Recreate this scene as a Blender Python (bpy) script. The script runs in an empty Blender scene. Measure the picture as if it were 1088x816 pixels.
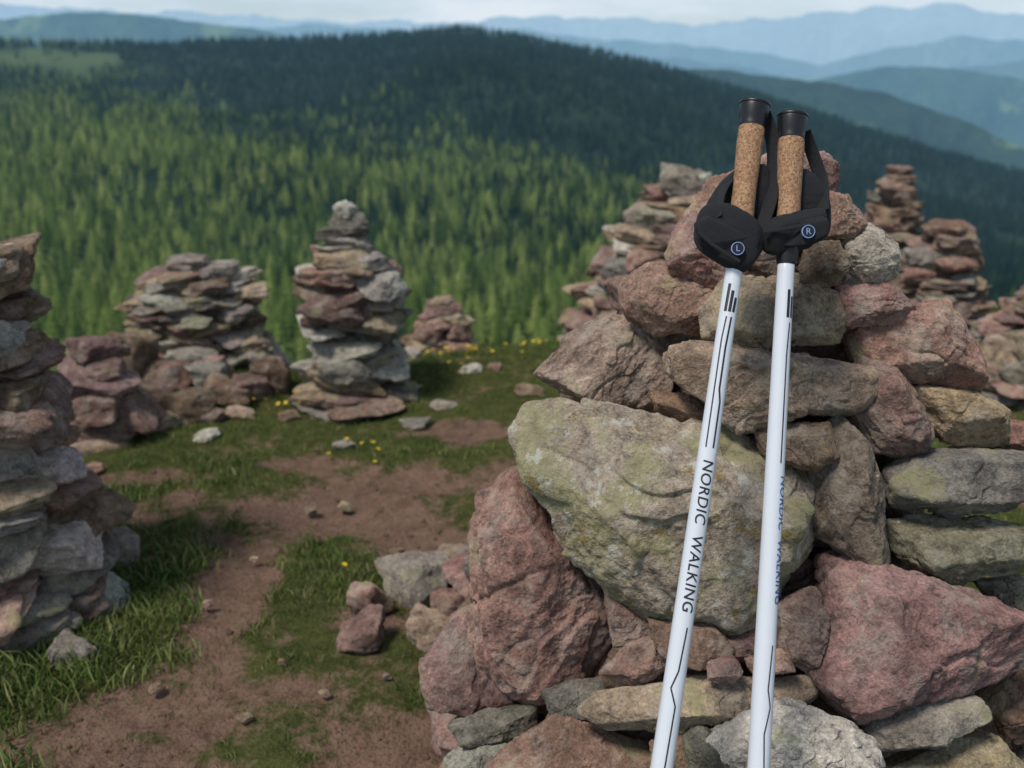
import bpy, bmesh, math, random
import numpy as np
from mathutils import Vector, Matrix
random.seed(7)
rng = np.random.RandomState(11)
F=1100.0; PITCH=math.radians(18.8); CP=math.cos(PITCH); SP=math.sin(PITCH); CH=1.2
scene=bpy.context.scene

# ------------------------------------------------------------ helpers
def pix(u,v,d):
    up=(408-v)/F*d
    return np.array([(u-544)/F*d, d*CP+up*SP, CH+up*CP-d*SP])
def ground_hit(u,v,z=0.0):
    upn=(408-v)/F
    return pix(u,v,(CH-z)/(SP-upn*CP))
def azel(u,v):
    p=pix(u,v,1.0)-np.array([0,0,CH])
    return math.atan2(p[0],p[1]), math.atan2(p[2],math.hypot(p[0],p[1]))

_tab=np.random.RandomState(3).rand(65536)
def vnoise(p):
    i=np.floor(p).astype(np.int64); f=p-i; w=f*f*f*(f*(f*6-15)+10)
    def hsh(a,b,c):
        h=(a*73856093)^(b*19349663)^(c*83492791); h=(h^(h>>13))*1274126177
        return _tab[(h^(h>>16))&65535]
    r=0
    for dx in (0,1):
        wx=w[:,0] if dx else 1-w[:,0]
        for dy in (0,1):
            wy=w[:,1] if dy else 1-w[:,1]
            for dz in (0,1):
                wz=w[:,2] if dz else 1-w[:,2]
                r=r+wx*wy*wz*hsh(i[:,0]+dx,i[:,1]+dy,i[:,2]+dz)
    return r*2-1
def fbm(p,o=4,g=0.5):
    a=1;s=0
    for k in range(o):
        s=s+a*vnoise(p+k*17.3); p=p*2.03; a*=g
    return s

def new_mesh(name,V,Fc,mat=None,smooth=True,attrs=None,link=True):
    me=bpy.data.meshes.new(name)
    V=np.asarray(V,dtype=np.float32); Fc=np.asarray(Fc,dtype=np.int32)
    k=Fc.shape[1]; n=len(Fc)
    me.vertices.add(len(V)); me.vertices.foreach_set('co',V.ravel())
    me.loops.add(n*k); me.loops.foreach_set('vertex_index',Fc.ravel())
    me.polygons.add(n); me.polygons.foreach_set('loop_start',np.arange(0,n*k,k,dtype=np.int32))
    me.polygons.foreach_set('use_smooth',np.full(n,smooth))
    me.update(calc_edges=True); me.validate()
    if attrs:
        for an,(ty,arr) in attrs.items():
            a=me.attributes.new(an,ty,'POINT')
            key={'FLOAT_COLOR':'color','FLOAT_VECTOR':'vector','FLOAT':'value'}[ty]
            a.data.foreach_set(key,np.asarray(arr,dtype=np.float32).ravel())
    if mat: me.materials.append(mat)
    ob=bpy.data.objects.new(name,me)
    if link: scene.collection.objects.link(ob)
    return ob

def ico(n):
    bm=bmesh.new(); bmesh.ops.create_icosphere(bm,subdivisions=n,radius=1)
    V=np.array([v.co[:] for v in bm.verts]); V/=np.linalg.norm(V,axis=1)[:,None]
    Fc=np.array([[v.index for v in f.verts] for f in bm.faces]); bm.free()
    return V,Fc
ICO={n:ico(n) for n in (3,4,5,6,7)}

class NT:
    def __init__(s,name,world=False):
        if world: s.m=bpy.data.worlds.new(name)
        else: s.m=bpy.data.materials.new(name)
        s.m.use_nodes=True; s.t=s.m.node_tree; s.t.nodes.clear()
    def n(s,ty,**kw):
        nd=s.t.nodes.new(ty)
        for k,v in kw.items():
            if k.startswith('_'): setattr(nd,k[1:],v)
        for k,v in kw.items():
            if k.startswith('_'): continue
            key=int(k[1:]) if k[0]=='i' and k[1:].isdigit() else k.replace('__',' ')
            if hasattr(v,'is_linked') or isinstance(v,bpy.types.NodeSocket): s.t.links.new(v,nd.inputs[key])
            else: nd.inputs[key].default_value=v
        return nd
    def noise(s,vec,scale,detail=4,rough=.55):
        return s.n('ShaderNodeTexNoise',Vector=vec,Scale=scale,Detail=detail,Roughness=rough).outputs['Fac']
    def ramp(s,fac,stops):
        r=s.n('ShaderNodeValToRGB',Fac=fac); e=r.color_ramp.elements
        while len(e)<len(stops): e.new(.5)
        for el,(p,c) in zip(e,stops):
            el.position=p; el.color=(c,c,c,1) if not hasattr(c,'__len__') else (*c,1)
        return r.outputs['Color']
    def mix(s,f,a,b,mode='MIX'):
        m=s.n('ShaderNodeMix',_data_type='RGBA',_blend_type=mode)
        for idx,val in ((0,f),(6,a),(7,b)):
            if isinstance(val,bpy.types.NodeSocket): s.t.links.new(val,m.inputs[idx])
            else: m.inputs[idx].default_value=val if idx==0 else (*val,1)
        return m.outputs[2]
    def math(s,op,a,b=0.0,clamp=False):
        return s.n('ShaderNodeMath',_operation=op,_use_clamp=clamp,i0=a,i1=b).outputs[0]
    def out(s,sh):
        o=s.n('ShaderNodeOutputMaterial',Surface=sh); return s.m

def simple(name,col,rough=.6,bump=0,bscale=200,metal=0,var=.15):
    t=NT(name); tc=t.n('ShaderNodeTexCoord').outputs['Object']
    nz=t.noise(tc,bscale,3)
    c=t.mix(nz,tuple(x*(1-var) for x in col),tuple(min(1,x*(1+var)) for x in col))
    b=t.n('ShaderNodeBsdfPrincipled',Base__Color=c,Roughness=rough,Metallic=metal)
    if bump:
        bp=t.n('ShaderNodeBump',Strength=bump,Distance=.001,Height=nz); t.t.links.new(bp.outputs[0],b.inputs['Normal'])
    return t.out(b.outputs[0])

# ------------------------------------------------------------ materials
def stone_material():
    t=NT('weathered_stone')
    col=t.n('ShaderNodeAttribute',_attribute_name='scol').outputs['Color']
    dat=t.n('ShaderNodeAttribute',_attribute_name='sdat')
    sep=t.n('ShaderNodeSeparateXYZ',i0=dat.outputs['Vector'])
    tc=t.n('ShaderNodeTexCoord').outputs['Object']
    off=t.n('ShaderNodeCombineXYZ',i0=sep.outputs[0],i1=sep.outputs[0],i2=sep.outputs[0]).outputs[0]
    vec=t.n('ShaderNodeVectorMath',_operation='ADD',i0=tc,i1=off).outputs[0]
    n1=t.noise(vec,9,5,.66); n2=t.noise(vec,46,5,.7); n3=t.noise(vec,230,2,.7)
    c=t.mix(t.ramp(n1,[(.3,0),(.7,1)]),(.58,.54,.53),(1.36,1.36,1.32)); c=t.mix(1.0,col,c,'MULTIPLY')
    c2=t.mix(t.ramp(n2,[(.32,0),(.68,1)]),(.56,.56,.56),(1.42,1.38,1.32)); c=t.mix(.9,c,c2,'MULTIPLY')
    c3=t.mix(t.ramp(n3,[(.35,0),(.65,1)]),(.66,.66,.66),(1.28,1.28,1.28)); c=t.mix(.8,c,c3,'MULTIPLY')
    n4=t.noise(vec,16,6,.76); w=t.ramp(n4,[(.49,0),(.70,.65)])
    c=t.mix(w,c,(.45,.40,.33))
    n5=t.noise(vec,29,6,.78); d=t.ramp(n5,[(.54,0),(.66,.8)])
    c=t.mix(d,c,(.065,.056,.05))
    n6=t.math('ADD',n1,t.math('MULTIPLY',sep.outputs[1],.17)); l1=t.ramp(n6,[(.60,0),(.68,.7)])
    c=t.mix(l1,c,t.mix(n2,(.21,.195,.075),(.36,.34,.20)))
    n7=t.math('ADD',t.math('SUBTRACT',1.0,n5),t.math('MULTIPLY',sep.outputs[1],.12)); l2=t.ramp(n7,[(.66,0),(.71,.8)])
    c=t.mix(l2,c,(.52,.50,.43))
    n8=t.math('ADD',t.math('SUBTRACT',1.0,n4),t.math('MULTIPLY',sep.outputs[1],.12)); l3=t.ramp(n8,[(.67,0),(.72,.75)])
    c=t.mix(l3,c,(.22,.155,.04))
    h=t.math('ADD',t.math('MULTIPLY',n2,1.1),t.math('ADD',t.math('MULTIPLY',n3,.35),t.math('MULTIPLY',n1,.8)))
    bp=t.n('ShaderNodeBump',Strength=1.0,Distance=.0075,Height=h)
    b=t.n('ShaderNodeBsdfDiffuse',Color=c,Roughness=.6,Normal=bp.outputs[0])
    return t.out(b.outputs[0])
STONE=stone_material()

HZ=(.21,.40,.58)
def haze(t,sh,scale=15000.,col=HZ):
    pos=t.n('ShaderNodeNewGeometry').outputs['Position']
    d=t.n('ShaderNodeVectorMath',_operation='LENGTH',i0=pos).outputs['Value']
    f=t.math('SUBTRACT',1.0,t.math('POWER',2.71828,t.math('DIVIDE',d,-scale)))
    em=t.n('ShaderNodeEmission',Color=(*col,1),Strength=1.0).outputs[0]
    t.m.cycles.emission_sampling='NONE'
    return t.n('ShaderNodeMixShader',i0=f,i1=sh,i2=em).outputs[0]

def ground_material():
    t=NT('meadow_soil')
    a=t.n('ShaderNodeAttribute',_attribute_name='dirt').outputs['Fac']
    tc=t.n('ShaderNodeTexCoord').outputs['Object']
    n1=t.noise(tc,3.5,4,.65); n2=t.noise(tc,26,6,.72); n3=t.noise(tc,130,3,.7)
    d=t.mix(t.ramp(n1,[(.3,0),(.7,1)]),(.115,.068,.048),(.25,.152,.108))
    d=t.mix(t.ramp(n2,[(.35,0),(.7,.8)]),d,(.33,.215,.155)); d=t.mix(t.ramp(n3,[(.3,.75),(.5,0)]),d,(.055,.035,.025))
    g=t.mix(t.ramp(n2,[(.3,0),(.7,1)]),(.035,.048,.016),(.12,.13,.04))
    g=t.mix(t.ramp(n3,[(.5,0),(.7,.6)]),g,(.18,.14,.075))
    m=t.math('ADD',a,t.math('MULTIPLY',t.math('SUBTRACT',n2,.5),1.6)); m=t.ramp(m,[(.28,0),(.66,1)])
    c=t.mix(m,g,d)
    h=t.math('ADD',t.math('MULTIPLY',n2,1.0),t.math('MULTIPLY',n3,.5))
    bp=t.n('ShaderNodeBump',Strength=1.0,Distance=.022,Height=h)
    b=t.n('ShaderNodeBsdfDiffuse',Color=c,Roughness=.5,Normal=bp.outputs[0])
    return t.out(b.outputs[0])

def grass_material():
    t=NT('grass_blades')
    r=t.n('ShaderNodeObjectInfo').outputs['Random']
    tc=t.n('ShaderNodeNewGeometry').outputs['Position']
    n=t.noise(tc,2.2,2)
    c=t.ramp(r,[(0,(.040,.078,.018)),(.45,(.090,.140,.030)),(.75,(.145,.180,.048)),(1,(.31,.27,.12))])
    c=t.mix(t.ramp(n,[(.35,0),(.65,.5)]),c,(.13,.17,.04))
    b=t.n('ShaderNodeBsdfPrincipled',Base__Color=c,Roughness=.6)
    b.inputs['Specular IOR Level'].default_value=.25
    return t.out(b.outputs[0])

def forest_material():
    t=NT('conifer_needles')
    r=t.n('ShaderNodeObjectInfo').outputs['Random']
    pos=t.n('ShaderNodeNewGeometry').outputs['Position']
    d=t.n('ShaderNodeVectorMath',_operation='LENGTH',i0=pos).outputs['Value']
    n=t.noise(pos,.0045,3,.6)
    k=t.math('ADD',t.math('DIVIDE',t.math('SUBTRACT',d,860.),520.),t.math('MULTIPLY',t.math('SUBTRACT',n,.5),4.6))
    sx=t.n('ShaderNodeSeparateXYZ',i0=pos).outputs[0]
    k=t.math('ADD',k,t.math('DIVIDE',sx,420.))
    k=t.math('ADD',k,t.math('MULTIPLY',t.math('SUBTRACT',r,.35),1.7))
    cloud_shade=t.ramp(k,[(.1,0),(.7,1)])  # cloud shadow put into needle colour: sunlit green near, dark green farther off
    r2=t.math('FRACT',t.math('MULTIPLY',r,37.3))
    sunlit=t.ramp(r2,[(0,(.035,.065,.016)),(.5,(.11,.165,.036)),(1,(.26,.31,.085))])
    shaded=t.ramp(r2,[(0,(.004,.012,.009)),(.6,(.011,.028,.017)),(.96,(.022,.046,.024)),(1,(.05,.08,.03))])
    c=t.mix(cloud_shade,sunlit,shaded)
    b=t.n('ShaderNodeBsdfDiffuse',Color=c)
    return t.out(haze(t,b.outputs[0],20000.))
def hill_material(name,a,b_,sc,scale=15000.,meadow=True,col=HZ,attr=None):
    t=NT(name)
    pos=t.n('ShaderNodeNewGeometry').outputs['Position']
    n=t.noise(pos,sc,5,.65); n2=t.noise(pos,sc*9,3,.7)
    c=t.mix(t.ramp(n,[(.35,0),(.65,1)]),a,b_)
    c=t.mix(t.ramp(n2,[(.3,.7),(.6,0)]),c,tuple(x*.4 for x in a))
    if meadow:
        n3=t.noise(pos,sc*1.7,3,.5)
        c=t.mix(t.ramp(n3,[(.62,0),(.66,1)]),c,(.13,.18,.06))
    if attr: c=t.mix(t.n('ShaderNodeAttribute',_attribute_name=attr).outputs['Fac'],c,(.085,.115,.04))
    b=t.n('ShaderNodeBsdfDiffuse',Color=c)
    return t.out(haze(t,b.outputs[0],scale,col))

# ------------------------------------------------------------ terrain
def interp_ridge(pts):
    ae=[azel(u,v) for u,v in pts]; ae.sort()
    A=np.array([a for a,_ in ae]); E=np.array([e for _,e in ae])
    return lambda az: np.interp(az,A,E)
ridgeA=interp_ridge([(-900,75),(-300,54),(0,47),(150,51),(300,49),(420,42),(490,35),(560,43),(640,56),(700,71),(800,99),(900,138),(1000,168),(1088,190),(1400,260),(2200,330)])
R0,R1=300.,2600.
def H(x,y):
    x=np.asarray(x,float); y=np.asarray(y,float)
    r=np.hypot(x,y); az=np.arctan2(x,y)
    edge=3.75+.28*np.clip(x,-6,6)
    d=np.maximum(0,y-edge)
    P=np.stack([x,y,0*x],-1).reshape(-1,3)
    near=-(np.sqrt((.55*d)**2+.09)-.3)+.018*fbm(P*1.3,3).reshape(x.shape)+.007*fbm(P*7,3).reshape(x.shape)
    s=np.clip((np.log(np.maximum(r,1))-math.log(R0))/(math.log(R1)-math.log(R0)),-1,1)
    azc=np.clip(az,-1.2,1.2)
    el0=math.radians(-18.2)
    er=ridgeA(azc)
    el=el0+(er-el0)*np.where(s>0,s,0)**.9
    far=CH+r*np.tan(el)
    nz=fbm(P/420.,4).reshape(x.shape)
    far=far+nz*r*.026*np.clip(s*4,0,1)*np.clip((1-s)*6,0.12,1)
    over=np.maximum(0,r-R1); far=far-over*.25
    w=np.clip((r-30)/(260-30),0,1); w=w*w*(3-2*w)
    return near*(1-w)+far*w

DIRT=[]
for u,v,ru,rv in [(375,538,160,34),(450,560,110,26),(470,515,70,18),(250,610,38,40),(235,670,34,45),(180,765,120,28),(90,800,180,36),
    (440,790,110,36),(165,505,55,9),(500,462,55,11),(400,655,45,18),(560,620,60,60),(600,800,200,80),(330,488,50,7),(800,800,500,80),(300,735,60,16)]:
    c=ground_hit(u,v); dep=c[1]*CP+(CH)*SP
    sn=math.sin(math.atan2(CH,c[1]))
    DIRT.append((c[0],c[1],ru*dep/F,rv*dep/F/sn))
def dirt(x,y):
    m=np.zeros_like(x)
    for cx,cy,rx,ry in DIRT:
        q=np.sqrt(((x-cx)/rx)**2+((y-cy)/ry)**2)
        m=np.maximum(m,np.clip(1.28-q*.78,0,1))
    P=np.stack([x,y,0*x+4],-1).reshape(-1,3)
    return np.clip(m+.45*fbm(P*6.5,5,.65).reshape(x.shape),0,1)

def grid(nx,ny):
    i=np.arange(nx-1)[None,:]; j=np.arange(ny-1)[:,None]
    a=(j*nx+i).ravel(); return np.stack([a,a+1,a+nx+1,a+nx],1)
xs=np.linspace(-5,5,400); ys=np.linspace(-2,9,440)
X,Y=np.meshgrid(xs,ys); Z=H(X,Y); D=dirt(X,Y); Z=Z-.018*D
new_mesh('ground',np.stack([X,Y,Z],-1).reshape(-1,3),grid(400,440),ground_material(),attrs={'dirt':('FLOAT',D.ravel())})

HILL=hill_material('forest_floor',(.010,.022,.009),(.03,.05,.016),.02,meadow=False,attr='mead')
rs=np.concatenate([[0.01],np.geomspace(2,3600,190)]); azs=np.concatenate([np.linspace(-math.pi,-.8,40)[:-1],np.linspace(-.8,.8,400),np.linspace(.8,math.pi,40)[1:]])
RR,AA=np.meshgrid(rs,azs); X=RR*np.sin(AA); Y=RR*np.cos(AA)
Z=H(X,Y)-np.where((np.abs(X)<5.3)&(Y>-2.4)&(Y<9.3),.12,0.0)
f=grid(len(rs),len(azs))
def meadmask(az,r):
    P=np.stack([az*22,r/260.,0*az],-1).reshape(-1,3); n=fbm(P,3).reshape(az.shape)
    q=np.sqrt(((az+.405)/.06)**2+((r-2400)/170.)**2)
    return np.clip((1.05-q+.5*n)*3,0,1)
mead=meadmask(AA,RR)
new_mesh('terrain',np.stack([X,Y,Z],-1).reshape(-1,3),f[:,::-1],HILL,attrs={'mead':('FLOAT',mead.ravel())})

def ridge_sheet(name,pts,r,mat,depth=.35,rough=.0015,seed=0,lo=-12):
    fn=interp_ridge(pts); az=np.linspace(-1.0,1.0,700); t=np.linspace(0,1,40)
    A,T=np.meshgrid(az,t)
    P=np.stack([A*22+seed,T*1.5,0*A],-1).reshape(-1,3)
    P1=np.stack([A*60+seed,0*A,0*A],-1).reshape(-1,3)
    er=fn(A)+rough*fbm(P1,5,.55).reshape(A.shape)
    el=math.radians(lo)+(er-math.radians(lo))*T**.8+ .006*fbm(P,5,.55).reshape(A.shape)*np.sin(T*math.pi)
    rr=r*(1-depth*(1-T)) + r*.06*fbm(P*1.3+9,5,.6).reshape(A.shape)*np.sin(T*math.pi*.9+.05)
    X=rr*np.sin(A);Y=rr*np.cos(A);Zz=CH+rr*np.tan(el)
    new_mesh(name,np.stack([X,Y,Zz],-1).reshape(-1,3),grid(700,40),mat)
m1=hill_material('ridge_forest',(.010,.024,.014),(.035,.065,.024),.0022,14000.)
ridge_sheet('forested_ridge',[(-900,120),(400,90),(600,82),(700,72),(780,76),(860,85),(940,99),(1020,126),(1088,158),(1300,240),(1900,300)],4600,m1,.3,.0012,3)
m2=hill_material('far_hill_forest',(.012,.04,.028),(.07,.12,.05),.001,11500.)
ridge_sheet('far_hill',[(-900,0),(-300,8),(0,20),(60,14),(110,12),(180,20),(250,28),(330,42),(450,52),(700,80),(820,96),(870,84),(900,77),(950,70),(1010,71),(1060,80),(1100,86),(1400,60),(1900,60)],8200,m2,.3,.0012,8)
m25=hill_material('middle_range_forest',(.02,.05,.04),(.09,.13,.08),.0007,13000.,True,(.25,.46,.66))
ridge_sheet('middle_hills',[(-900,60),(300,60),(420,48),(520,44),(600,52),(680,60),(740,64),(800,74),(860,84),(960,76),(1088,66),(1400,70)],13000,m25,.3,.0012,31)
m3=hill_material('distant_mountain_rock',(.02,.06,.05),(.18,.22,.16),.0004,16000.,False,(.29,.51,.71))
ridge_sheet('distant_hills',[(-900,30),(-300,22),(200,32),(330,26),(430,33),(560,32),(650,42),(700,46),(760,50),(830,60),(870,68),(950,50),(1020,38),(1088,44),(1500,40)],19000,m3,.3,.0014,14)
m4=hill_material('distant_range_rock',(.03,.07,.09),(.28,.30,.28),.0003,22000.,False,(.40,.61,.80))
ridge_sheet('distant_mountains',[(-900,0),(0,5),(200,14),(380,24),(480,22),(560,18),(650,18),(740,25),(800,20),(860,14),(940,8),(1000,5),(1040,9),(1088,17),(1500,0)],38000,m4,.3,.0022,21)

# ------------------------------------------------------------ instancing through geometry nodes
def instancer(name,pts,rot,scl,templates):
    col=bpy.data.collections.new(name+'_templates')
    for o in templates: col.objects.link(o)
    me=bpy.data.meshes.new(name); me.vertices.add(len(pts)); me.vertices.foreach_set('co',np.asarray(pts,dtype=np.float32).ravel())
    for an,arr in (('rot',rot),('scl',scl)):
        a=me.attributes.new(an,'FLOAT_VECTOR','POINT'); a.data.foreach_set('vector',np.asarray(arr,dtype=np.float32).ravel())
    ob=bpy.data.objects.new(name,me); scene.collection.objects.link(ob)
    ng=bpy.data.node_groups.new(name+'_scatter','GeometryNodeTree')
    ng.interface.new_socket('Geometry',in_out='INPUT',socket_type='NodeSocketGeometry')
    ng.interface.new_socket('Geometry',in_out='OUTPUT',socket_type='NodeSocketGeometry')
    N=ng.nodes; L=ng.links
    gi=N.new('NodeGroupInput'); go=N.new('NodeGroupOutput'); ip=N.new('GeometryNodeInstanceOnPoints')
    ci=N.new('GeometryNodeCollectionInfo'); ci.inputs['Collection'].default_value=col
    ci.inputs['Separate Children'].default_value=True; ci.inputs['Reset Children'].default_value=True
    ip.inputs['Pick Instance'].default_value=True
    L.new(gi.outputs[0],ip.inputs['Points']); L.new(ci.outputs[0],ip.inputs['Instance'])
    for an,sk in (('rot','Rotation'),('scl','Scale')):
        na=N.new('GeometryNodeInputNamedAttribute'); na.data_type='FLOAT_VECTOR'; na.inputs['Name'].default_value=an
        L.new(na.outputs['Attribute'],ip.inputs[sk])
    L.new(ip.outputs[0],go.inputs[0])
    md=ob.modifiers.new('scatter','NODES'); md.node_group=ng
    return ob

# conifers
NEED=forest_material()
def conifer(seed,slim):
    r=random.Random(seed); V=[];Fc=[]
    tiers=9
    for k in range(tiers):
        t=k/(tiers-1); z0=.10+.84*t; rad=(slim*(1-t)**.75+.014); n=7
        top=len(V); V.append((0,0,min(1.0,z0+.12*(1-t*.4))))
        a0=r.random()*6
        for i in range(n):
            a=a0+i*2*math.pi/n; q=rad*r.uniform(.55,1.3)
            V.append((math.cos(a)*q,math.sin(a)*q,z0-.045*r.uniform(.2,1.4)))
            a2=a+math.pi/n; q2=rad*.36
            V.append((math.cos(a2)*q2,math.sin(a2)*q2,z0+.03))
        for i in range(2*n):
            Fc.append((top,top+1+i,top+1+(i+1)%(2*n)))
    b=len(V)
    for i in range(4):
        a=i*math.pi*.5; V.append((.015*math.cos(a),.015*math.sin(a),-.15))
    V.append((0,0,.6))
    for i in range(4): Fc.append((b+i,b+(i+1)%4,b+4))
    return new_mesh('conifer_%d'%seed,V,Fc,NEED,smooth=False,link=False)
n=34000
r_=np.concatenate([np.sqrt(rng.uniform(300**2,2640**2,n)),np.sqrt(rng.uniform(300**2,1300**2,4500)),rng.uniform(2300,2640,2500)])
az=rng.uniform(-.60,.60,len(r_)); x=r_*np.sin(az); y=r_*np.cos(az)
P=np.stack([x/110.,y/110.,0*x],-1); gl=fbm(P,3)
inm=meadmask(az,r_)>.3
keep=(gl<.95)&((~inm)|(rng.rand(len(az))<.05))
x,y,r_,gl=x[keep],y[keep],r_[keep],gl[keep]
z=H(x,y)
hgt=rng.uniform(9,24,len(x))*(1-.3*np.clip(gl,0,1)); wid=hgt*rng.uniform(1.0,1.5,len(x))
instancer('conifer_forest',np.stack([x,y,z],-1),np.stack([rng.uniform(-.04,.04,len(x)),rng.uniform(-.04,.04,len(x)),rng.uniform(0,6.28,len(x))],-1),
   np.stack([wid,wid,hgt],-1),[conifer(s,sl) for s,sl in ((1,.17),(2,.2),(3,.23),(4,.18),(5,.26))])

# grass
GRASS=grass_material()
def tuft(seed,nb,spread):
    r=random.Random(seed);V=[];Fc=[]
    for b in range(nb):
        a=r.uniform(0,6.28); cx,cy=r.gauss(0,spread),r.gauss(0,spread); h=r.uniform(.45,1.0); w=r.uniform(.022,.045)
        lean=r.uniform(.1,.75)*h; fa=r.uniform(0,6.28); px,py=math.cos(fa)*w,math.sin(fa)*w
        s=len(V)
        for k,(t,ww) in enumerate(((0,1),(.55,.75))):
            ox=cx+math.cos(a)*lean*t*t; oy=cy+math.sin(a)*lean*t*t; zz=h*(t-.18*t*t*lean)
            V+= [(ox-px*ww,oy-py*ww,zz),(ox+px*ww,oy+py*ww,zz)]
        V.append((cx+math.cos(a)*lean,cy+math.sin(a)*lean,h*(1-.2*lean)))
        Fc+=[(s,s+1,s+3),(s,s+3,s+2),(s+2,s+3,s+4)]
    return new_mesh('tuft_%d'%seed,V,Fc,GRASS,link=False)
n=78000
x=rng.uniform(-2.9,3.1,n); y=1.1+rng.rand(n)**1.25*4.0
d=dirt(x,y); P=np.stack([x,y,0*x+9],-1); g=fbm(P*2.2,3); g2=fbm(P*9,2)
pr=np.clip(1.15-d*1.45,0.0,1)*np.clip(.6+.6*g+.8*g2,.08,1)
keep=(rng.rand(n)<np.maximum(pr,.05))&(np.abs(x)<.6*y+.35)
x,y,d,g=x[keep],y[keep],d[keep],g[keep]
L=ground_hit(150,640); lush=np.exp(-(((x-L[0])/.28)**2+((y-L[1])/.5)**2))+np.exp(-(((x+.95)/.3)**2+((y-1.55)/.3)**2))
hh=(.010+.014*rng.rand(len(x))+.013*np.clip(g,0,1)+.028*np.clip(lush,0,1))*(1-.55*d)
z=H(x,y)-.018*d-.002
instancer('grass',np.stack([x,y,z],-1),np.stack([rng.uniform(-.3,.3,len(x)),rng.uniform(-.3,.3,len(x)),rng.uniform(0,6.28,len(x))],-1),
   np.stack([hh*1.25,hh*1.25,hh],-1),[tuft(i,12,.42) for i in range(5)])

# flowers
YEL=simple('yellow_petals',(.75,.5,.02),.6)
def flower():
    V=[];Fc=[]
    for k in range(9):
        a=k*2*math.pi/9; s=len(V)
        V+=[(0,0,1),(math.cos(a-.3)*.3,math.sin(a-.3)*.3,1.06),(math.cos(a)*.42,math.sin(a)*.42,1.03),(math.cos(a+.3)*.3,math.sin(a+.3)*.3,1.06)]
        Fc+=[(s,s+1,s+2),(s,s+2,s+3)]
    s=len(V); V+=[(-.03,0,0),(.03,0,0),(0,0,1)]; Fc.append((s,s+1,s+2))
    return new_mesh('flower_head',V,Fc,YEL,link=False)
fp=[]
for u,v,nn,sp in ((485,373,28,.12),(520,370,8,.1),(292,438,9,.08),(388,487,6,.05),(450,398,6,.1),(560,354,8,.12),(300,425,5,.1),(350,600,2,.02),(585,352,6,.1),(1060,330,9,.2),(590,350,4,.2)):
    c=ground_hit(u,v)
    for k in range(nn): fp.append((c[0]+random.gauss(0,sp),c[1]+random.gauss(0,sp)))
fp=np.array(fp); z=H(fp[:,0],fp[:,1])
instancer('yellow_flowers',np.stack([fp[:,0],fp[:,1],z],-1),np.stack([rng.uniform(-.6,.1,len(fp)),0*z,rng.uniform(0,6,len(fp))],-1),np.array([[.022,.022,.036]])*rng.uniform(.7,1.1,(len(fp),1)),[flower()])

# ------------------------------------------------------------ stones
PINK=(.315,.20,.165); MAUVE=(.235,.158,.138); GREY=(.28,.255,.22); TAN=(.37,.285,.20); LIGHT=(.46,.43,.385); DARK=(.145,.132,.117); GREEN=(.28,.265,.20); BROWN=(.235,.165,.12)
def radial(dirs,N,h,p):
    N=N/np.linalg.norm(N,axis=1)[:,None]
    q=np.maximum(0,dirs@(N/h[:,None]).T)
    m=q.max(1); return 1.0/(m*((q/m[:,None])**p).sum(1)**(1.0/p))
def template(seed,lvl,hz=.9,p=34):
    r=np.random.RandomState(seed); dirs,fc=ICO[lvl]
    ns=r.randint(4,7); a=np.linspace(0,2*math.pi,ns,endpoint=False)+r.uniform(-.4,.4,ns)
    N=[];h=[]
    for x in a:
        N.append((math.cos(x),math.sin(x),r.uniform(-.35,.5)));h.append(r.uniform(.7,1.0))
    for s in (1,-1):
        N.append((r.uniform(-.2,.2),r.uniform(-.2,.2),s));h.append(hz)
    for k in range(12):
        n=r.normal(size=3); n/=np.linalg.norm(n); N.append(n); h.append(r.uniform(.86,1.06))
    N=np.array(N);h=np.array(h)
    V=dirs*radial(dirs,N,h,p)[:,None]
    q=fbm(V*1.8+seed*1.7,2)*3
    V=V*(1+.05*fbm(V*1.6+seed*7,3)[:,None]+.025*fbm(V*7+seed,3,.6)[:,None]+.03*(np.floor(q)+np.clip((q-np.floor(q))*6,0,1))[:,None])
    V[:,2]+=.08*np.round(V[:,2]*3+fbm(V*1.5+3,2))/3
    return V
TEMPL=[template(100+i,5) for i in range(40)]; TF=ICO[5][1]
TEMPS=[template(200+i,3) for i in range(8)]

class Pile:
    def __init__(s): s.V=[];s.F=[];s.C=[];s.D=[];s.o=0
    def add(s,V,Fc,col,lichen=0.,vj=.22):
        cj=random.uniform(1-vj,1+vj); col=tuple(min(1,c*cj*random.uniform(.95,1.05)) for c in col)
        s.V.append(V);s.F.append(Fc+s.o);s.o+=len(V)
        s.C.append(np.tile([[*col,1.]],(len(V),1))); s.D.append(np.tile([[random.uniform(0,60),lichen,0.]],(len(V),1)))
    def slab(s,c,half,rotz,tilt=(0,0),col=GREY,lichen=.12):
        T=random.choice(TEMPL)*np.array(half)
        R=np.array((Matrix.Rotation(rotz,3,'Z')@Matrix.Rotation(tilt[0],3,'X')@Matrix.Rotation(tilt[1],3,'Y')))
        s.add(T@R.T+np.array(c),TF,col,lichen)
    def build(s,name):
        return new_mesh(name,np.concatenate(s.V),np.concatenate(s.F),STONE,attrs={'scol':('FLOAT_COLOR',np.concatenate(s.C)),'sdat':('FLOAT_VECTOR',np.concatenate(s.D))})

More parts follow.
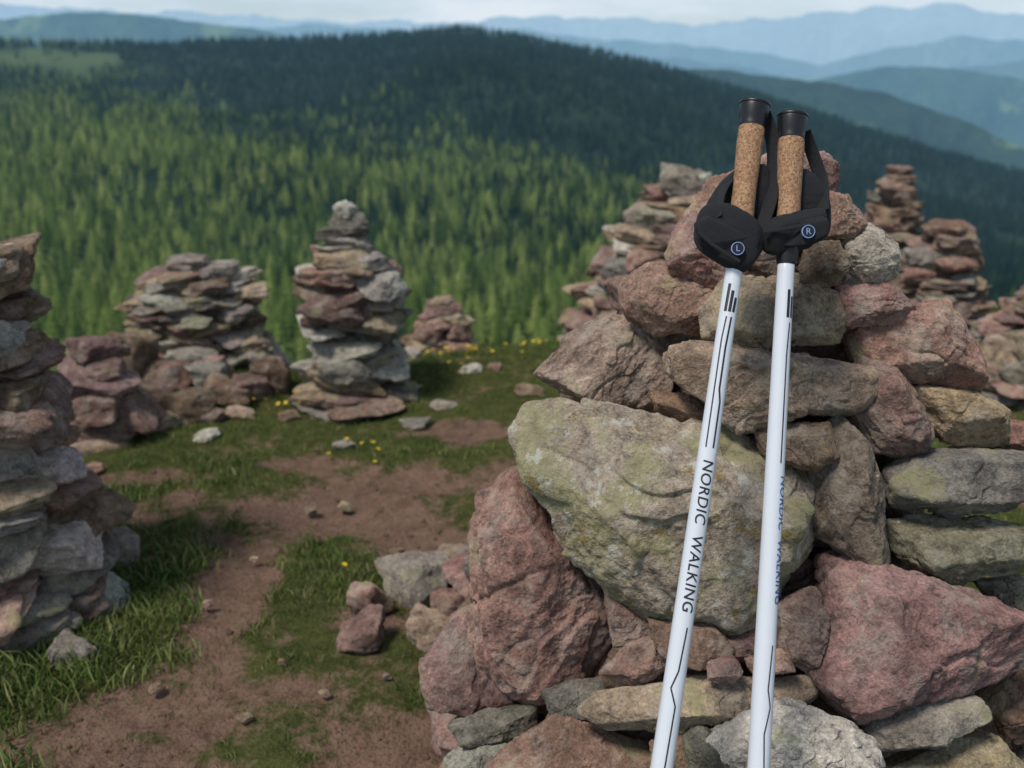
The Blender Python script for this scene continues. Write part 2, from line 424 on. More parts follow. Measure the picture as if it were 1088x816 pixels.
def pick(w):
    return random.choices([PINK,MAUVE,GREY,TAN,LIGHT,DARK,GREEN,BROWN],w)[0]
def Hs(x,y): return float(H(np.array([x]),np.array([y]))[0])
def cairn(x,y,height,prof,th,w=(2,2,3,3,1.8,1.6,.6,2),wide=.16,seed=0,name='stone_cairn',drift=(0,0),tj=.13,jit=.15):
    random.seed(seed); p=Pile(); z=Hs(x,y)-.03; z0=z; top=z0+height
    tt=[a for a,_ in prof]; rr=[b for _,b in prof]
    while z<top:
        t=(z-z0)/height; R=float(np.interp(t,tt,rr))*random.uniform(.94,1.06); h=th*random.uniform(.6,1.5)
        cx=x+drift[0]*t; cy=y+drift[1]*t
        if R<wide*.62:
            p.slab((cx+random.uniform(-.15,.15)*R,cy,z+h/2),(R*random.uniform(.95,1.25),R*random.uniform(.8,1.1),h*.68),random.uniform(0,6),(random.uniform(-tj,tj),random.uniform(-tj,tj)),pick(w))
        else:
            rc=R-wide*.42; n=max(3,int(2*math.pi*max(rc,.06)/(wide*.85))); a0=random.uniform(0,6)
            for i in range(n):
                a=a0+(i+random.uniform(-.25,.25))*2*math.pi/n; q=rc*random.uniform(1-jit,1+jit)
                hw=wide*random.uniform(.38,.75); hh_=h*random.uniform(.5,.95)
                p.slab((cx+q*math.cos(a),cy+q*math.sin(a),z+h/2+random.uniform(-.4,.4)*h),(wide*random.uniform(.36,.62),hw,hh_),a+random.uniform(-.5,.5),(random.uniform(-tj,tj)*1.3,random.uniform(-tj,tj)),pick(w))
            p.slab((cx,cy,z+h/2),(max(.05,rc),max(.05,rc),h*.7),0,(0,0),pick(w))
        z+=h*.93
    return p,name
def put(u,v,*a,**k):
    c=ground_hit(u,v); p,nm=cairn(c[0],c[1]+k.pop('dy',0),*a,**k)
    p.build(nm)
def place(p,u,v,wpx,hpx,col,tilt=None,lich=.1):
    c=ground_hit(u,v); dep=c[1]*CP+CH*SP; hw=wpx/2*dep/F; hz=hpx/2*dep/F
    p.slab((c[0],c[1]+hw*.4,Hs(c[0],c[1])+hz*.7),(hw*1.05,hw*.8,hz*1.1),random.uniform(-.4,.4),tilt or (random.uniform(-.2,.2),random.uniform(-.25,.25)),col,lich)

put(372,434,.68,[(0,.21),(.06,.2),(.14,.165),(.4,.16),(.5,.175),(.68,.17),(.74,.115),(.8,.075),(.9,.055),(1,.035)],.034,seed=4,wide=.18,dy=.12)
put(198,382,.50,[(0,.26),(.3,.275),(.7,.27),(.86,.22),(1,.10)],.036,seed=9,wide=.18,dy=.2)
put(470,364,.25,[(0,.17),(.5,.12),(1,.05)],.045,seed=12,wide=.14,dy=.1,w=(3,3,2,2,1,0,0,2))
put(738,357,.74,[(0,.52),(.5,.40),(.75,.27),(.9,.18),(1,.08)],.040,seed=15,wide=.2,dy=.3)
put(958,330,.72,[(0,.22),(.5,.17),(.85,.1),(1,.05)],.038,seed=21,wide=.15,dy=.25,w=(2,4,2,1,.3,1,0,4))
put(1003,352,.46,[(0,.19),(.6,.16),(.85,.12),(1,.06)],.036,seed=25,wide=.15,dy=.1,w=(2,4,2,1,.3,1,0,4))
put(1118,425,.44,[(0,.28),(.5,.2),(1,.07)],.045,seed=29,wide=.18,dy=.1)
put(98,474,.28,[(0,.16),(.5,.13),(.8,.10),(1,.06)],.05,seed=33,wide=.2,dy=.1,w=(2,4,1,2,.3,1,0,4),tj=.3,jit=.25)
put(-40,690,.82,[(0,.26),(.2,.24),(.38,.205),(.6,.195),(.75,.18),(.9,.165),(1,.16)],.05,seed=57,wide=.19,dy=.15,w=(2.5,2,2.5,3,2.5,1.5,.4,3),tj=.14,jit=.07)

# loose stones
random.seed(5)
p=Pile()
for a in [(160,440,58,36,MAUVE),(196,446,66,34,BROWN),(185,414,44,32,PINK),(238,430,60,26,BROWN),(264,424,48,28,MAUVE),(286,416,46,38,BROWN),(202,394,70,34,GREY),(150,450,40,24,TAN),(218,412,46,24,GREY),(262,378,56,36,GREY),(280,364,38,40,LIGHT),(128,404,54,66,BROWN),(95,384,54,56,MAUVE),(137,392,36,48,MAUVE),(245,372,46,36,TAN),(174,452,34,14,TAN),(225,446,30,12,MAUVE),(252,440,30,10,TAN),(304,444,22,10,BROWN),(222,396,40,26,PINK),(168,402,40,30,BROWN)]:
    place(p,*a[:5])
p.build('stone_rubble')
p=Pile()
for a in [(442,632,76,46,GREY),(488,612,62,34,BROWN),(390,655,40,36,PINK),(480,652,48,32,PINK),(382,692,56,34,PINK),(455,685,50,36,TAN),(500,640,40,30,BROWN),(75,718,50,30,GREY),(120,612,50,34,GREY),
   (366,540,16,8,TAN),(215,468,36,6,LIGHT),(365,477,22,8,GREY),(500,400,26,8,LIGHT),(525,395,16,6,PINK),(437,378,20,12,LIGHT),(470,437,30,6,GREY),(440,455,30,7,GREY),(100,505,20,8,PINK),(330,545,14,6,BROWN),(220,650,12,7,PINK),(300,715,10,6,BROWN),(165,742,14,8,BROWN),(560,425,30,10,BROWN),(270,600,9,5,TAN),(420,585,14,8,BROWN),(345,742,12,7,BROWN),(260,770,16,8,BROWN),(410,720,10,6,BROWN)]:
    place(p,*a[:5])
p.build('loose_stones')

# pebbles
n=9000
x=rng.uniform(-2,1.6,n); y=rng.uniform(1.1,4,n); d=dirt(x,y); k=(rng.rand(n)<np.clip(d-.3,0,1)*.9); x,y,d=x[k],y[k],d[k]
pe=[]
for i,c in enumerate((PINK,BROWN,MAUVE,BROWN,BROWN,MAUVE,BROWN,PINK)):
    V=TEMPS[i]; pe.append(new_mesh('pebble_%d'%i,V*np.array([1,.8,.6]),ICO[3][1],STONE,link=False,attrs={'scol':('FLOAT_COLOR',np.tile([[*c,1]],(len(V),1))),'sdat':('FLOAT_VECTOR',np.tile([[i*3.,0,0]],(len(V),1)))}))
sz=.0015+.010*rng.rand(len(x))**6
instancer('pebbles',np.stack([x,y,H(x,y)-.018*d+sz*.1],-1),rng.uniform(-3,3,(len(x),3))*np.array([[.1,.1,1]]),np.stack([sz]*3,-1),pe)

# ---- main cairn
AY=1.62
def axx(z): return .34+.10*z
def rad(z): return np.clip(.64-.46*z,.08,.66)
def surf(u,v):
    best=None
    for d in np.arange(.95,2.1,.004):
        q=pix(u,v,d); f=math.hypot(q[0]-axx(q[2]),q[1]-AY)-rad(q[2])
        if f<0: return d
        if best is None or f<best[0]: best=(f,d)
    return best[1]
def hull(pts):
    pts=sorted(pts)
    def half(ps):
        o=[]
        for q in ps:
            while len(o)>1 and (o[-1][0]-o[-2][0])*(q[1]-o[-2][1])-(o[-1][1]-o[-2][1])*(q[0]-o[-2][0])<=0:o.pop()
            o.append(q)
        return o[:-1]
    return half(pts)+half(pts[::-1])
E1=np.array([1.,0,0]);E2=np.array([0,SP,CP]);E3=np.array([0,-CP,SP])
def outline_solid(pts,depth,tf,lvl,seed,grow=1.05,p=20,chips=10,rough=1.0,tb=None,flat=.18,ledge=.03):
    r=np.random.RandomState(seed); pts=hull([(float(a),-float(b)) for a,b in pts])
    Pn=np.array(pts); c=Pn.mean(0); Q=(Pn-c)*depth/F*grow
    N=[];h=[]; n=len(Q)
    for i in range(n):
        a,b=Q[i],Q[(i+1)%n]; e=b-a; nn=np.array([e[1],-e[0]])/(np.linalg.norm(e)+1e-9); dd=nn@a
        k=r.uniform(.1,.9); N.append((nn[0],nn[1],k));h.append(dd)
        k=-r.uniform(.1,.4); N.append((nn[0],nn[1],k));h.append(dd)
    for i in range(len(N)): h[i]=h[i]/math.sqrt(1+N[i][2]**2)
    g=r.uniform(-flat,flat,2); N.append((g[0],g[1],1));h.append(tf)
    g=r.uniform(-.6,.6,2); N.append((g[0],g[1],1));h.append(tf*.98/math.sqrt(1+g@g)*1.1)
    N.append((0,0,-1));h.append(tb or tf*1.4)
    for k in range(chips):
        d=r.normal(size=3); d[2]=abs(d[2])*.8; d/=np.linalg.norm(d)
        N.append(d); h.append(((Q@d[:2]).max()+tf*.75*d[2])*r.uniform(.80,.97))
    N=np.array(N);h=np.maximum(np.array(h),.004)
    dirs,fc=ICO[lvl]; V=dirs*radial(dirs,N,h,p)[:,None]
    S=math.sqrt(max(1e-6,np.ptp(Q[:,0])*np.ptp(Q[:,1])))
    nd=V/np.linalg.norm(V,axis=1)[:,None]
    disp=.03*fbm(V/S*2.2+seed*3.1,4)+.016*fbm(V/S*9+seed,5,.62)
    q=fbm(V/S*1.7+seed*1.7,3)*3.0; disp=disp+ledge*(np.floor(q)+np.clip((q-np.floor(q))*9,0,1))
    if ledge>0:
        bd=r.normal(size=3)*np.array([.4,1,.4]); bd/=np.linalg.norm(bd)
        u=(V/S)@bd*r.uniform(3,6)+.6*fbm(V/S*1.4+seed,3); cr=np.abs(u-np.round(u)); amp=np.clip(fbm(V/S*1.1+seed*.3,2),0,1)
        disp=disp-.05*np.exp(-(cr/.05)**2)*amp
    V=V+nd*(disp*S*rough)[:,None]
    ctr=pix(c[0]+0,-c[1],depth)
    return V@np.array([E1,E2,E3])+ctr,fc,S
ST=[
 ([(800,172),(835,155),(872,154),(893,166),(890,200),(884,240),(842,250),(805,215)],PINK,0,0),
 ([(866,202),(902,206),(922,236),(908,257),(862,254)],PINK,0,0),
 ([(710,272),(733,230),(776,234),(798,300),(745,310),(713,298)],PINK,0,0),
 ([(728,230),(752,188),(795,178),(822,215),(795,260),(750,250)],PINK,0,.04),
 ([(893,256),(922,242),(954,260),(958,288),(930,303),(893,282)],LIGHT,.2,0),
 ([(855,260),(890,254),(907,285),(890,304),(850,299)],BROWN,.1,0),
 ([(780,240),(860,232),(870,290),(800,305),(775,280)],MAUVE,0,.05),
 ([(664,302),(690,278),(755,290),(778,318),(742,347),(700,354),(668,337)],PINK,0,0),
 ([(748,330),(775,300),(845,290),(906,325),(892,366),(800,372),(752,358)],TAN,.3,0),
 ([(888,304),(940,298),(972,325),(960,347),(898,348)],PINK,0,0),
 ([(903,350),(955,347),(1000,322),(1042,380),(1040,412),(985,406),(920,392)],PINK,0,0),
 ([(574,398),(610,365),(650,342),(690,340),(714,376),(706,430),(650,443),(612,424)],(.36,.285,.22),.1,0),
 ([(711,368),(740,361),(860,370),(926,393),(926,420),(900,446),(800,456),(742,422),(714,402)],(.38,.28,.20),.1,-.02),
 ([(690,415),(740,420),(800,460),(760,462),(700,440)],BROWN,0,.05),
 ([(803,458),(878,450),(893,480),(862,496),(810,482)],BROWN,0,.01),
 ([(912,380),(945,385),(992,465),(975,487),(930,482),(898,440)],MAUVE,0,.03),
 ([(938,402),(1010,408),(1072,436),(1066,468),(1000,472),(972,450)],TAN,.1,0),
 ([(1040,462),(1075,445),(1110,450),(1115,480),(1060,482)],PINK,0,0),
 ([(928,507),(960,480),(1010,470),(1092,484),(1105,520),(1050,546),(960,546),(930,532)],(.17,.156,.138),.1,0),
 ([(938,552),(1000,546),(1092,560),(1110,605),(1020,622),(952,592)],(.27,.235,.18),.3,.01),
 ([(864,484),(890,438),(915,460),(941,560),(946,600),(900,594),(864,556)],(.19,.155,.125),.1,.02),
 ([(541,460),(556,430),(580,423),(640,432),(720,452),(800,475),(869,497),(864,560),(845,610),(810,668),(760,680),(715,665),(650,610),(600,575),(560,530)],(.42,.385,.29),.82,-.05),
 ([(505,604),(513,540),(543,494),(575,530),(625,590),(664,655),(664,675),(620,722),(545,747),(512,700)],(.35,.22,.178),0,-.01),
 ([(452,703),(478,665),(512,640),(532,700),(550,745),(505,762),(462,748)],PINK,0,0),
 ([(862,705),(880,650),(895,600),(935,602),(1030,628),(1090,652),(1100,705),(1050,730),(920,752),(868,728)],(.29,.19,.165),0,-.03),
 ([(637,716),(660,690),(700,679),(708,710),(672,730)],PINK,0,0),
 ([(688,658),(760,662),(772,690),(750,706),(704,702)],BROWN,0,.02),
 ([(828,645),(868,622),(878,650),(862,712),(830,702)],MAUVE,0,.02),
 ([(765,680),(800,670),(830,680),(828,700),(775,703)],MAUVE,0,.05),
 ([(750,705),(780,698),(791,714),(780,726),(752,723)],PINK,0,0),
 ([(793,700),(830,690),(845,712),(800,722)],PINK,0,.01),
 ([(615,757),(640,736),(760,722),(858,716),(884,742),(782,777),(640,775)],TAN,.1,0),
 ([(764,785),(790,760),(832,746),(900,768),(946,800),(946,850),(770,850)],LIGHT,0,-.03),
 ([(913,768),(950,746),(1045,738),(1050,765),(992,792),(930,796)],GREY,.1,0),
 ([(948,815),(1000,790),(1060,783),(1090,822),(1060,850),(960,850)],TAN,0,0),
 ([(520,815),(560,778),(590,758),(645,776),(692,792),(705,860),(510,860)],BROWN,.1,0),
 ([(470,772),(520,755),(572,748),(565,780),(500,798)],DARK,0,.02),
 ([(478,806),(515,785),(545,795),(535,830),(480,830)],GREY,0,0),
 ([(728,790),(745,776),(768,780),(795,820),(790,850),(730,850)],DARK,.1,0),
 ([(692,790),(735,780),(740,850),(690,850)],BROWN,0,.02),
 ([(1040,620),(1100,612),(1110,655),(1060,650)],GREEN,.3,.02),
 ([(1046,750),(1080,712),(1130,700),(1130,785),(1070,785)],BROWN,0,0),
 ([(640,620),(700,650),(700,690),(650,690)],MAUVE,0,.05),
 ([(575,735),(640,722),(640,760),(590,765)],DARK,0,.05),
 ([(1085,770),(1150,760),(1160,860),(1080,850)],GREY,0,0),
 ([(1090,640),(1150,640),(1160,720),(1095,720)],TAN,0,0),
 ([(1100,540),(1170,540),(1180,620),(1105,620)],PINK,0,0),
 ([(1095,480),(1150,470),(1160,530),(1100,530)],GREY,0,0),
]
random.seed(77)
mp=Pile()
for i,(pts,col,lich,dd) in enumerate(ST):
    cu=sum(a for a,_ in pts)/len(pts); cv=sum(b for _,b in pts)/len(pts)
    dep=surf(cu,cv)+dd
    w=np.ptp([a for a,_ in pts]);hh=np.ptp([b for _,b in pts]); S=math.sqrt(w*hh)*dep/F
    big=w*hh>14000
    V,fc,_=outline_solid(pts,dep+.25*S,.38*S if not big else .30*S,7 if big else 6,500+i,rough=.8,p=50,flat=.25,chips=14)
    mp.add(V,fc,col,lich,.1)
# core and back of the cairn
z=0.0
while z<.90:
    h=.085; R=rad(z+.05); cx=axx(z); n=max(3,int(2*math.pi*R/.17))
    for i in range(n):
        a=(i+random.random()*.4)*2*math.pi/n+z*9
        if z>.72 and math.sin(a)<.5: continue
        front=math.sin(a)<.45
        q=(R-.21) if front else (R-.10-max(0,z-.6)*.2)
        if front and q<.05: continue
        mp.slab((cx+q*math.cos(a),AY+q*math.sin(a)+.03,z+h/2),(.09 if z<.7 else .06,.11 if z<.7 else .07,h*.62),a,(random.uniform(-.2,.2),random.uniform(-.2,.2)),pick((2,3,1,.5,0,3,0,3)))
    k=max(.05,min(R*.55,R-.17))
    mp.slab((cx,AY+.05,z+h/2),(k,k,h*.7),0,(0,0),BROWN)
    z+=h*.9
mp.build('stone_cairn')

# ------------------------------------------------------------ trekking poles
WHITE=simple('white_lacquer',(.72,.75,.79),.30,var=.02,bscale=20)
BLACKP=simple('black_plastic',(.012,.012,.013),.38)
PRINT=simple('black_print',(.015,.016,.02),.45)
BLUEP=simple('blue_print',(.06,.12,.35),.5)
LOGO=simple('pale_blue_logo',(.25,.35,.62),.5)
def fabric():
    t=NT('black_webbing'); tc=t.n('ShaderNodeTexCoord').outputs['Object']
    wv=t.n('ShaderNodeTexWave',Vector=tc,Scale=320.0,Distortion=2.0).outputs['Fac']; nz=t.noise(tc,500,3); n2=t.noise(tc,60,3)
    c=t.mix(nz,(.006,.006,.007),(.028,.028,.032)); bp=t.n('ShaderNodeBump',Strength=.7,Distance=.0008,Height=t.math('ADD',t.math('ADD',wv,nz),t.math('MULTIPLY',n2,4.0)))
    return t.out(t.n('ShaderNodeBsdfPrincipled',Base__Color=c,Roughness=.85,Normal=bp.outputs[0]).outputs[0])
FAB=fabric()
def cork():
    t=NT('cork'); tc=t.n('ShaderNodeTexCoord').outputs['Object']
    v=t.n('ShaderNodeTexVoronoi',Vector=tc,Scale=420.0); n=t.noise(tc,600,3,.7); n2=t.noise(tc,260,3)
    c=t.mix(t.n('ShaderNodeSeparateColor',i0=v.outputs['Color']).outputs[0],(.26,.13,.065),(.50,.30,.16))
    c=t.mix(t.ramp(n,[(.36,.9),(.44,0)]),c,(.08,.035,.02)); c=t.mix(t.ramp(n2,[(.32,.8),(.38,0)]),c,(.12,.06,.03))
    bp=t.n('ShaderNodeBump',Strength=.4,Distance=.0008,Height=n)
    return t.out(t.n('ShaderNodeBsdfPrincipled',Base__Color=c,Roughness=.8,Normal=bp.outputs[0]).outputs[0])
CORK=cork()

def lathe(name,prof,mat,seg=40,ell=1.0,flat=None):
    V=[];n=len(prof)
    for q in prof:
        z,r=q[0],q[1]; ox=q[2] if len(q)>2 else 0; oy=q[3] if len(q)>3 else 0
        for k in range(seg):
            a=2*math.pi*k/seg; V.append((ox+r*math.cos(a),oy+r*ell*math.sin(a),z))
    Fc=[]
    for i in range(n-1):
        for k in range(seg):
            a=i*seg+k;b=i*seg+(k+1)%seg; Fc.append((a,b,b+seg,a+seg))
    V.append((prof[0][2] if len(prof[0])>2 else 0,prof[0][3] if len(prof[0])>3 else 0,prof[0][0])); V.append((prof[-1][2] if len(prof[-1])>2 else 0,prof[-1][3] if len(prof[-1])>3 else 0,prof[-1][0]))
    c0=len(V)-2
    for k in range(seg):
        Fc.append((c0,(k+1)%seg,k,k)); a=(n-1)*seg; Fc.append((c0+1,a+k,a+(k+1)%seg,a+(k+1)%seg))
    me=bpy.data.meshes.new(name)
    me.from_pydata([tuple(v) for v in V],[],[tuple(dict.fromkeys(f)) for f in Fc]); me.polygons.foreach_set('use_smooth',[True]*len(me.polygons)); me.materials.append(mat)
    bm=bmesh.new(); bm.from_mesh(me); bmesh.ops.recalc_face_normals(bm,faces=bm.faces); bm.to_mesh(me); bm.free()
    ob=bpy.data.objects.new(name,me); scene.collection.objects.link(ob); return ob
def smoothprof(pts,n=6):
    o=[]
    P=[np.array(list(p)+[0]*(4-len(p)),float) for p in pts]
    for i in range(len(P)-1):
        p0=P[max(i-1,0)];p1=P[i];p2=P[i+1];p3=P[min(i+2,len(P)-1)]
        for k in range(n):
            t=k/n; o.append(tuple(.5*((2*p1)+(-p0+p2)*t+(2*p0-5*p1+4*p2-p3)*t*t+(-p0+3*p1-3*p2+p3)*t**3)))
    o.append(tuple(P[-1])); return o
def strap(name,path,width,thick,mat,up=None):
    P=[np.array(q[:4]) for q in smoothprof([tuple(p)+(0,) for p in path],8)]; P=[q[:3] for q in P]
    V=[];Fc=[];n=len(P)
    for i,q in enumerate(P):
        tg=P[min(i+1,n-1)]-P[max(i-1,0)]; tg/=np.linalg.norm(tg)+1e-9
        wd=np.array(up,float); wd-=tg*(wd@tg); wd/=np.linalg.norm(wd); nn=np.cross(tg,wd)
        for a,b in ((-1,-.7),(-.9,-1),(.9,-1),(1,-.7),(1,.7),(.9,1),(-.9,1),(-1,.7)): V.append(q+wd*a*width/2+nn*b*thick/2)
    for i in range(n-1):
        for k in range(8): Fc.append((i*8+k,i*8+(k+1)%8,(i+1)*8+(k+1)%8,(i+1)*8+k))
    ob=new_mesh(name,V,Fc,mat); return ob
def wrapmesh(name,verts,faces,r_of,s0,ang0,mat):
    V=[]
    for tx,ty in verts:
        r=r_of(s0+tx)+.00035; a=ang0+ty/r
        V.append((r*math.sin(a),-r*math.cos(a),-(s0+tx)))
    me=bpy.data.meshes.new(name); me.from_pydata(V,[],faces); me.materials.append(mat)
    ob=bpy.data.objects.new(name,me); scene.collection.objects.link(ob); return ob
def text_wrap(name,body,size,r_of,s0,ang0,mat,stretch=1.0):
    cu=bpy.data.curves.new(name,'FONT'); cu.body=body; cu.size=size; cu.space_character=1.08; cu.shear=.12; cu.offset=size*.010
    to=bpy.data.objects.new(name,cu); scene.collection.objects.link(to)
    dg=bpy.context.evaluated_depsgraph_get(); me=bpy.data.meshes.new_from_object(to.evaluated_get(dg)); bpy.data.objects.remove(to)
    bm=bmesh.new(); bm.from_mesh(me)
    for k in range(-2,14):
        y=size*k/12
        bmesh.ops.bisect_plane(bm,geom=bm.verts[:]+bm.edges[:]+bm.faces[:],plane_co=(0,y,0),plane_no=(0,1,0))
    vs=[(v.co.x*stretch,v.co.y-size*.36) for v in bm.verts]; bm.verts.index_update(); fs=[[v.index for v in f.verts] for f in bm.faces]; bm.free()
    return wrapmesh(name,vs,fs,r_of,s0,ang0,mat)
def line_wrap(name,pts,w,r_of,mat):
    vs=[];fs=[]; P=[]
    for (s1,a1),(s2,a2) in zip(pts[:-1],pts[1:]):
        for k in range(10): P.append((s1+(s2-s1)*k/10,a1+(a2-a1)*k/10))
    P.append(pts[-1])
    for i,(s,a) in enumerate(P):
        q=P[min(i+1,len(P)-1)];o=P[max(i-1,0)]; dx,dy=q[0]-o[0],q[1]-o[1]; L=math.hypot(dx,dy)+1e-9
        nx,ny=-dy/L*w/2,dx/L*w/2
        vs+=[(s+nx,a+ny),(s,a),(s-nx,a-ny)]
    for i in range(len(P)-1):
        b=i*3; fs+=[(b,b+1,b+4,b+3),(b+1,b+2,b+5,b+4)]
    return wrapmesh(name,vs,fs,r_of,0,0,mat)

def pole(top,bot,side,bend):
    T=pix(*top);B=pix(*bot); zax=Vector(T-B).normalized(); xax=Vector((1,0,0)); xax=(xax-zax*xax.dot(zax)).normalized(); yax=zax.cross(xax)
    g=(T[2]-.012)/zax.z; Ltot=g
    M=Matrix((( xax.x,yax.x,zax.x,T[0]),(xax.y,yax.y,zax.y,T[1]),(xax.z,yax.z,zax.z,T[2]),(0,0,0,1)))
    e=bpy.data.objects.new('trekking_pole',None); scene.collection.objects.link(e); e.matrix_world=M; e.empty_display_size=.1
    r_of=lambda s: .0102+.0030*min(1,max(0,(s-.2)/.65))
    kids=[]
    ss=[.15+ (Ltot-.07-.15)*k/20 for k in range(21)]
    kids.append(lathe('shaft',[(-s,r_of(s)) for s in ss],WHITE))
    kids.append(lathe('tip_ferrule',[(-Ltot+.09,.0140),(-Ltot+.07,.0145),(-Ltot+.03,.010)],BLACKP))
    kids.append(lathe('rubber_tip',smoothprof([(-Ltot+.05,.012),(-Ltot+.04,.017),(-Ltot+.015,.020),(-Ltot+.0,.018),(-Ltot-.004,.010)],4),BLACKP))
    b=bend
    kids.append(lathe('grip_cap',smoothprof([(0.0,.010,b),(-.0015,.0165,b),(-.006,.0185,b),(-.016,.0178,b),(-.026,.0162,b*.95),(-.032,.0158,b*.9),(-.034,.0150,b*.9)],5),BLACKP,48,.9))
    kids.append(lathe('grip_rim',[(-.0025,.0186,b),(-.0035,.0193,b),(-.0055,.0193,b),(-.0065,.0186,b)],BLACKP,48,.9))
    kids.append(lathe('cork_grip',smoothprof([(-.033,.0150,b*.9),(-.038,.0158,b*.88),(-.055,.0160,b*.8),(-.085,.0150,b*.6),(-.115,.0142,b*.35),(-.145,.0148,b*.15),(-.165,.0145,0),(-.172,.012,0)],6),CORK,48,.92))
    kids.append(lathe('grip_collar',smoothprof([(-.168,.0145),(-.175,.0135),(-.185,.0120),(-.190,.0110)],4),BLACKP))
    return e,kids,r_of,Ltot,M
def finish(e,kids):
    for k in kids: k.parent=e
def fabpad(name,pts,depth,tf,M,seed,mat=None,p=9):
    V,fc,S=outline_solid(pts,depth,tf,6,seed,grow=1.04,p=p,chips=2,rough=.35,tb=tf,ledge=0)
    Mi=np.array(M.inverted()); V=V@Mi[:3,:3].T+Mi[:3,3]
    return new_mesh(name,V,fc,mat or FAB)
def badge(u,v,depth,letter,M,rr=.0085):
    obs=[]; Mi=M.inverted()
    c=pix(u,v,depth)
    F3=Matrix(((E1[0],E2[0],E3[0],c[0]),(E1[1],E2[1],E3[1],c[1]),(E1[2],E2[2],E3[2],c[2]),(0,0,0,1)))
    V=[];Fc=[];n=40
    for k in range(n):
        a=2*math.pi*k/n
        for q,zz in ((rr,-.004),(rr,.0006),(rr*.88,.0006),(rr*.88,-.004)): V.append((q*math.cos(a),q*math.sin(a),zz))
    for k in range(n):
        for j in range(4): Fc.append((k*4+j,k*4+(j+1)%4,((k+1)%n)*4+(j+1)%4,((k+1)%n)*4+j))
    W=Mi@F3
    o=new_mesh('badge_ring',[tuple(W@Vector(q)) for q in V],Fc,LOGO); obs.append(o)
    V=[(0,0,.0002)];Fc=[]
    for k in range(n):
        a=2*math.pi*k/n; V+= [(rr*.95*math.cos(a),rr*.95*math.sin(a),.0002),(rr*.95*math.cos(a),rr*.95*math.sin(a),-.006)]
    for k in range(n):
        a=1+2*k;b=1+2*((k+1)%n); Fc.append((0,a,b)); Fc.append((a,a+1,b)); Fc.append((b,a+1,b+1))
    obs.append(new_mesh('badge_disc',[tuple(W@Vector(q)) for q in V],Fc,BLACKP,smooth=False))
    cu=bpy.data.curves.new('badge_letter','FONT'); cu.body=letter; cu.size=rr*1.35; cu.align_x='CENTER'; cu.align_y='CENTER'; cu.extrude=.0006
    to=bpy.data.objects.new('badge_letter',cu); scene.collection.objects.link(to)
    dg=bpy.context.evaluated_depsgraph_get(); me=bpy.data.meshes.new_from_object(to.evaluated_get(dg)); bpy.data.objects.remove(to)
    me.transform(W); me.materials.clear(); me.materials.append(LOGO)
    o=bpy.data.objects.new('badge_letter',me); scene.collection.objects.link(o); obs.append(o)
    return obs

# left-hand pole
DL=1.27
e,kids,r_of,Lt,M=pole((806,108,DL),(703,816,1.19),'L',-.004)
Mi=np.array(M.inverted())
def loc(u,v,d): return tuple(Mi[:3,:3]@pix(u,v,d)+Mi[:3,3])
kids.append(fabpad('strap_back',[(744,224),(764,188),(794,172),(822,174),(826,235),(816,270),(770,266)],DL+.012,.017,M,901))
kids.append(fabpad('strap_wrap',[(733,244),(744,212),(764,206),(784,232),(812,236),(817,256),(808,278),(792,294),(768,286),(739,266)],DL-.026,.014,M,903))
kids.append(fabpad('strap_flap',[(737,238),(750,228),(778,246),(800,252),(798,276),(784,284),(745,260)],DL-.038,.006,M,905,p=24))
kids.append(strap('strap_edge',[loc(741,246,DL-.047),loc(760,262,DL-.048),loc(786,278,DL-.046)],.0045,.0016,FAB,up=(0,0,1)))
kids.append(strap('strap_loop',[loc(812,122,DL+.012),loc(821,150,DL+.006),loc(822,185,DL+.0),loc(818,215,DL-.012),loc(808,244,DL-.027)],.020,.0024,FAB,up=(.8,-1,0)))
kids.append(strap('strap_thumb',[loc(762,232,DL-.03),loc(766,208,DL-.014),loc(778,190,DL+.0),loc(800,178,DL+.02)],.015,.0024,FAB,up=(.6,-1,.2)))
kids+=badge(784,264,DL-.048,'L',M,.0078)
kids.append(text_wrap('printed_text','NORDIC  WALKING',.0185,r_of,.444,.12,PRINT,1.0))
for k,o in enumerate((-.0055,-.0005,.0045)):
    kids.append(line_wrap('printed_bar_%d'%k,[(.232+.008*k,o+.001),(.266,o)],.0036,r_of,PRINT))
kids.append(line_wrap('printed_line_a',[(.272,-.003),(.30,-.005),(.43,-.005)],.0017,r_of,PRINT))
kids.append(line_wrap('printed_line_b',[(.272,.003),(.31,.001),(.36,.001),(.375,.004),(.43,.004)],.0022,r_of,PRINT))
kids.append(line_wrap('printed_line_c',[(.64,.004),(.69,.001),(.71,-.005),(.73,.003),(.80,.001),(.82,-.005),(.90,.002)],.0018,r_of,PRINT))
finish(e,kids)
# right-hand pole
DR=1.27
e,kids,r_of,Lt,M=pole((844,120,DR),(806,816,1.19),'R',-.002)
Mi=np.array(M.inverted())
kids.append(fabpad('strap_back',[(810,205),(836,174),(864,178),(884,213),(883,252),(850,270),(812,266)],DR+.012,.017,M,911))
kids.append(fabpad('strap_wrap',[(805,240),(818,229),(850,227),(878,218),(885,246),(864,267),(818,273),(806,260)],DR-.026,.014,M,913))
kids.append(fabpad('strap_flap',[(832,239),(874,229),(881,237),(880,251),(850,262),(830,261)],DR-.038,.006,M,915,p=24))
kids.append(strap('strap_edge',[loc(812,246,DR-.044),loc(835,243,DR-.048),loc(878,234,DR-.042)],.0045,.0016,FAB,up=(0,0,1)))
kids.append(strap('strap_loop',[loc(855,140,DR+.012),loc(864,165,DR+.014),loc(873,195,DR+.008),loc(874,225,DR-.012)],.018,.0024,FAB,up=(.8,-1,0)))
kids+=badge(859,246,DR-.048,'R',M,.0078)
kids.append(text_wrap('printed_text','NORDIC  WALKING',.0155,r_of,.444,.92,BLUEP,1.0))
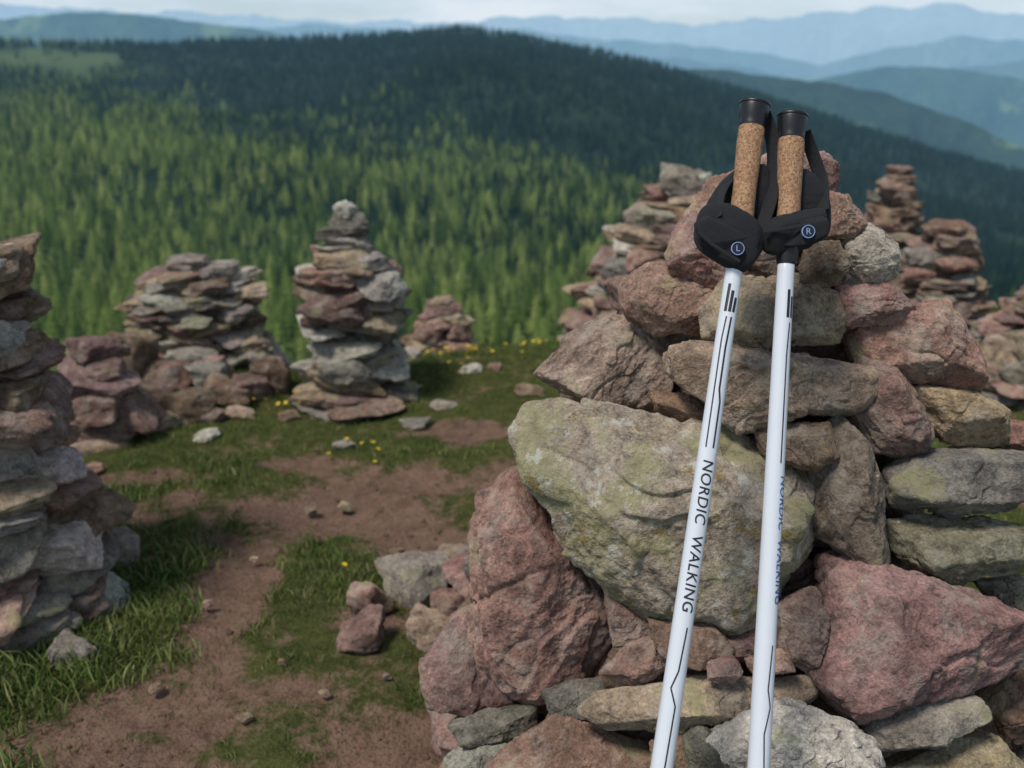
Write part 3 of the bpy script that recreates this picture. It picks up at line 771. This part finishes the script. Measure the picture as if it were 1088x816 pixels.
for k,o in enumerate((.003,.008)):
    kids.append(line_wrap('printed_bar_%d'%k,[(.222+.008*k,o),(.256,o)],.0036,r_of,PRINT))
kids.append(line_wrap('printed_line_a',[(.262,.006),(.30,.004),(.43,.004)],.0017,r_of,PRINT))
kids.append(line_wrap('printed_line_b',[(.64,.006),(.69,.003),(.71,.007),(.74,.001),(.80,.004)],.0016,r_of,PRINT))
finish(e,kids)

# ------------------------------------------------------------ sky and light
t=NT('World',True); scene.world=t.m
SE,SR=math.radians(58),math.radians(222)
sky=t.n('ShaderNodeTexSky',_sky_type='NISHITA',_sun_disc=False,_sun_elevation=SE,_sun_rotation=SR,_altitude=1800.,_air_density=1.0,_dust_density=1.5)
g=t.n('ShaderNodeTexCoord').outputs['Generated']
mp_=t.n('ShaderNodeMapping',Vector=g,Scale=(3.0,3.0,14.0))
cn=t.noise(mp_.outputs[0],1.6,5,.6)
zz=t.n('ShaderNodeSeparateXYZ',i0=g).outputs[2]
fall=t.ramp(zz,[(0.0,1.0),(.10,.9),(.40,.38)])
cf=t.math('MULTIPLY',t.ramp(cn,[(.38,.6),(.6,.98)]),fall)
cc=t.mix(t.ramp(cn,[(.35,0),(.65,1)]),(5.3,7.3,9.2),(8.0,8.8,9.6))
bgc=t.mix(cf,sky.outputs[0],cc)
bg=t.n('ShaderNodeBackground',Color=bgc,Strength=.094)
t.n('ShaderNodeOutputWorld',Surface=bg.outputs[0])
sl=bpy.data.lights.new('sun','SUN'); sl.energy=2.7; sl.angle=math.radians(13); sl.color=(1,.95,.88)
so=bpy.data.objects.new('sun',sl); scene.collection.objects.link(so)
dirv=Vector((math.sin(SR)*math.cos(SE),math.cos(SR)*math.cos(SE),math.sin(SE)))
so.rotation_euler=dirv.to_track_quat('Z','Y').to_euler()

cam=bpy.data.cameras.new('camera'); co=bpy.data.objects.new('camera',cam); scene.collection.objects.link(co)
co.location=(0,0,CH); co.rotation_euler=(math.pi/2-PITCH,0,0); cam.sensor_width=36; cam.lens=36*F/1088; cam.clip_start=.05; cam.clip_end=120000
cam.dof.use_dof=True; cam.dof.focus_distance=1.28; cam.dof.aperture_fstop=5.0
scene.camera=co
scene.view_settings.view_transform='Standard'; scene.view_settings.look='None'; scene.view_settings.exposure=0
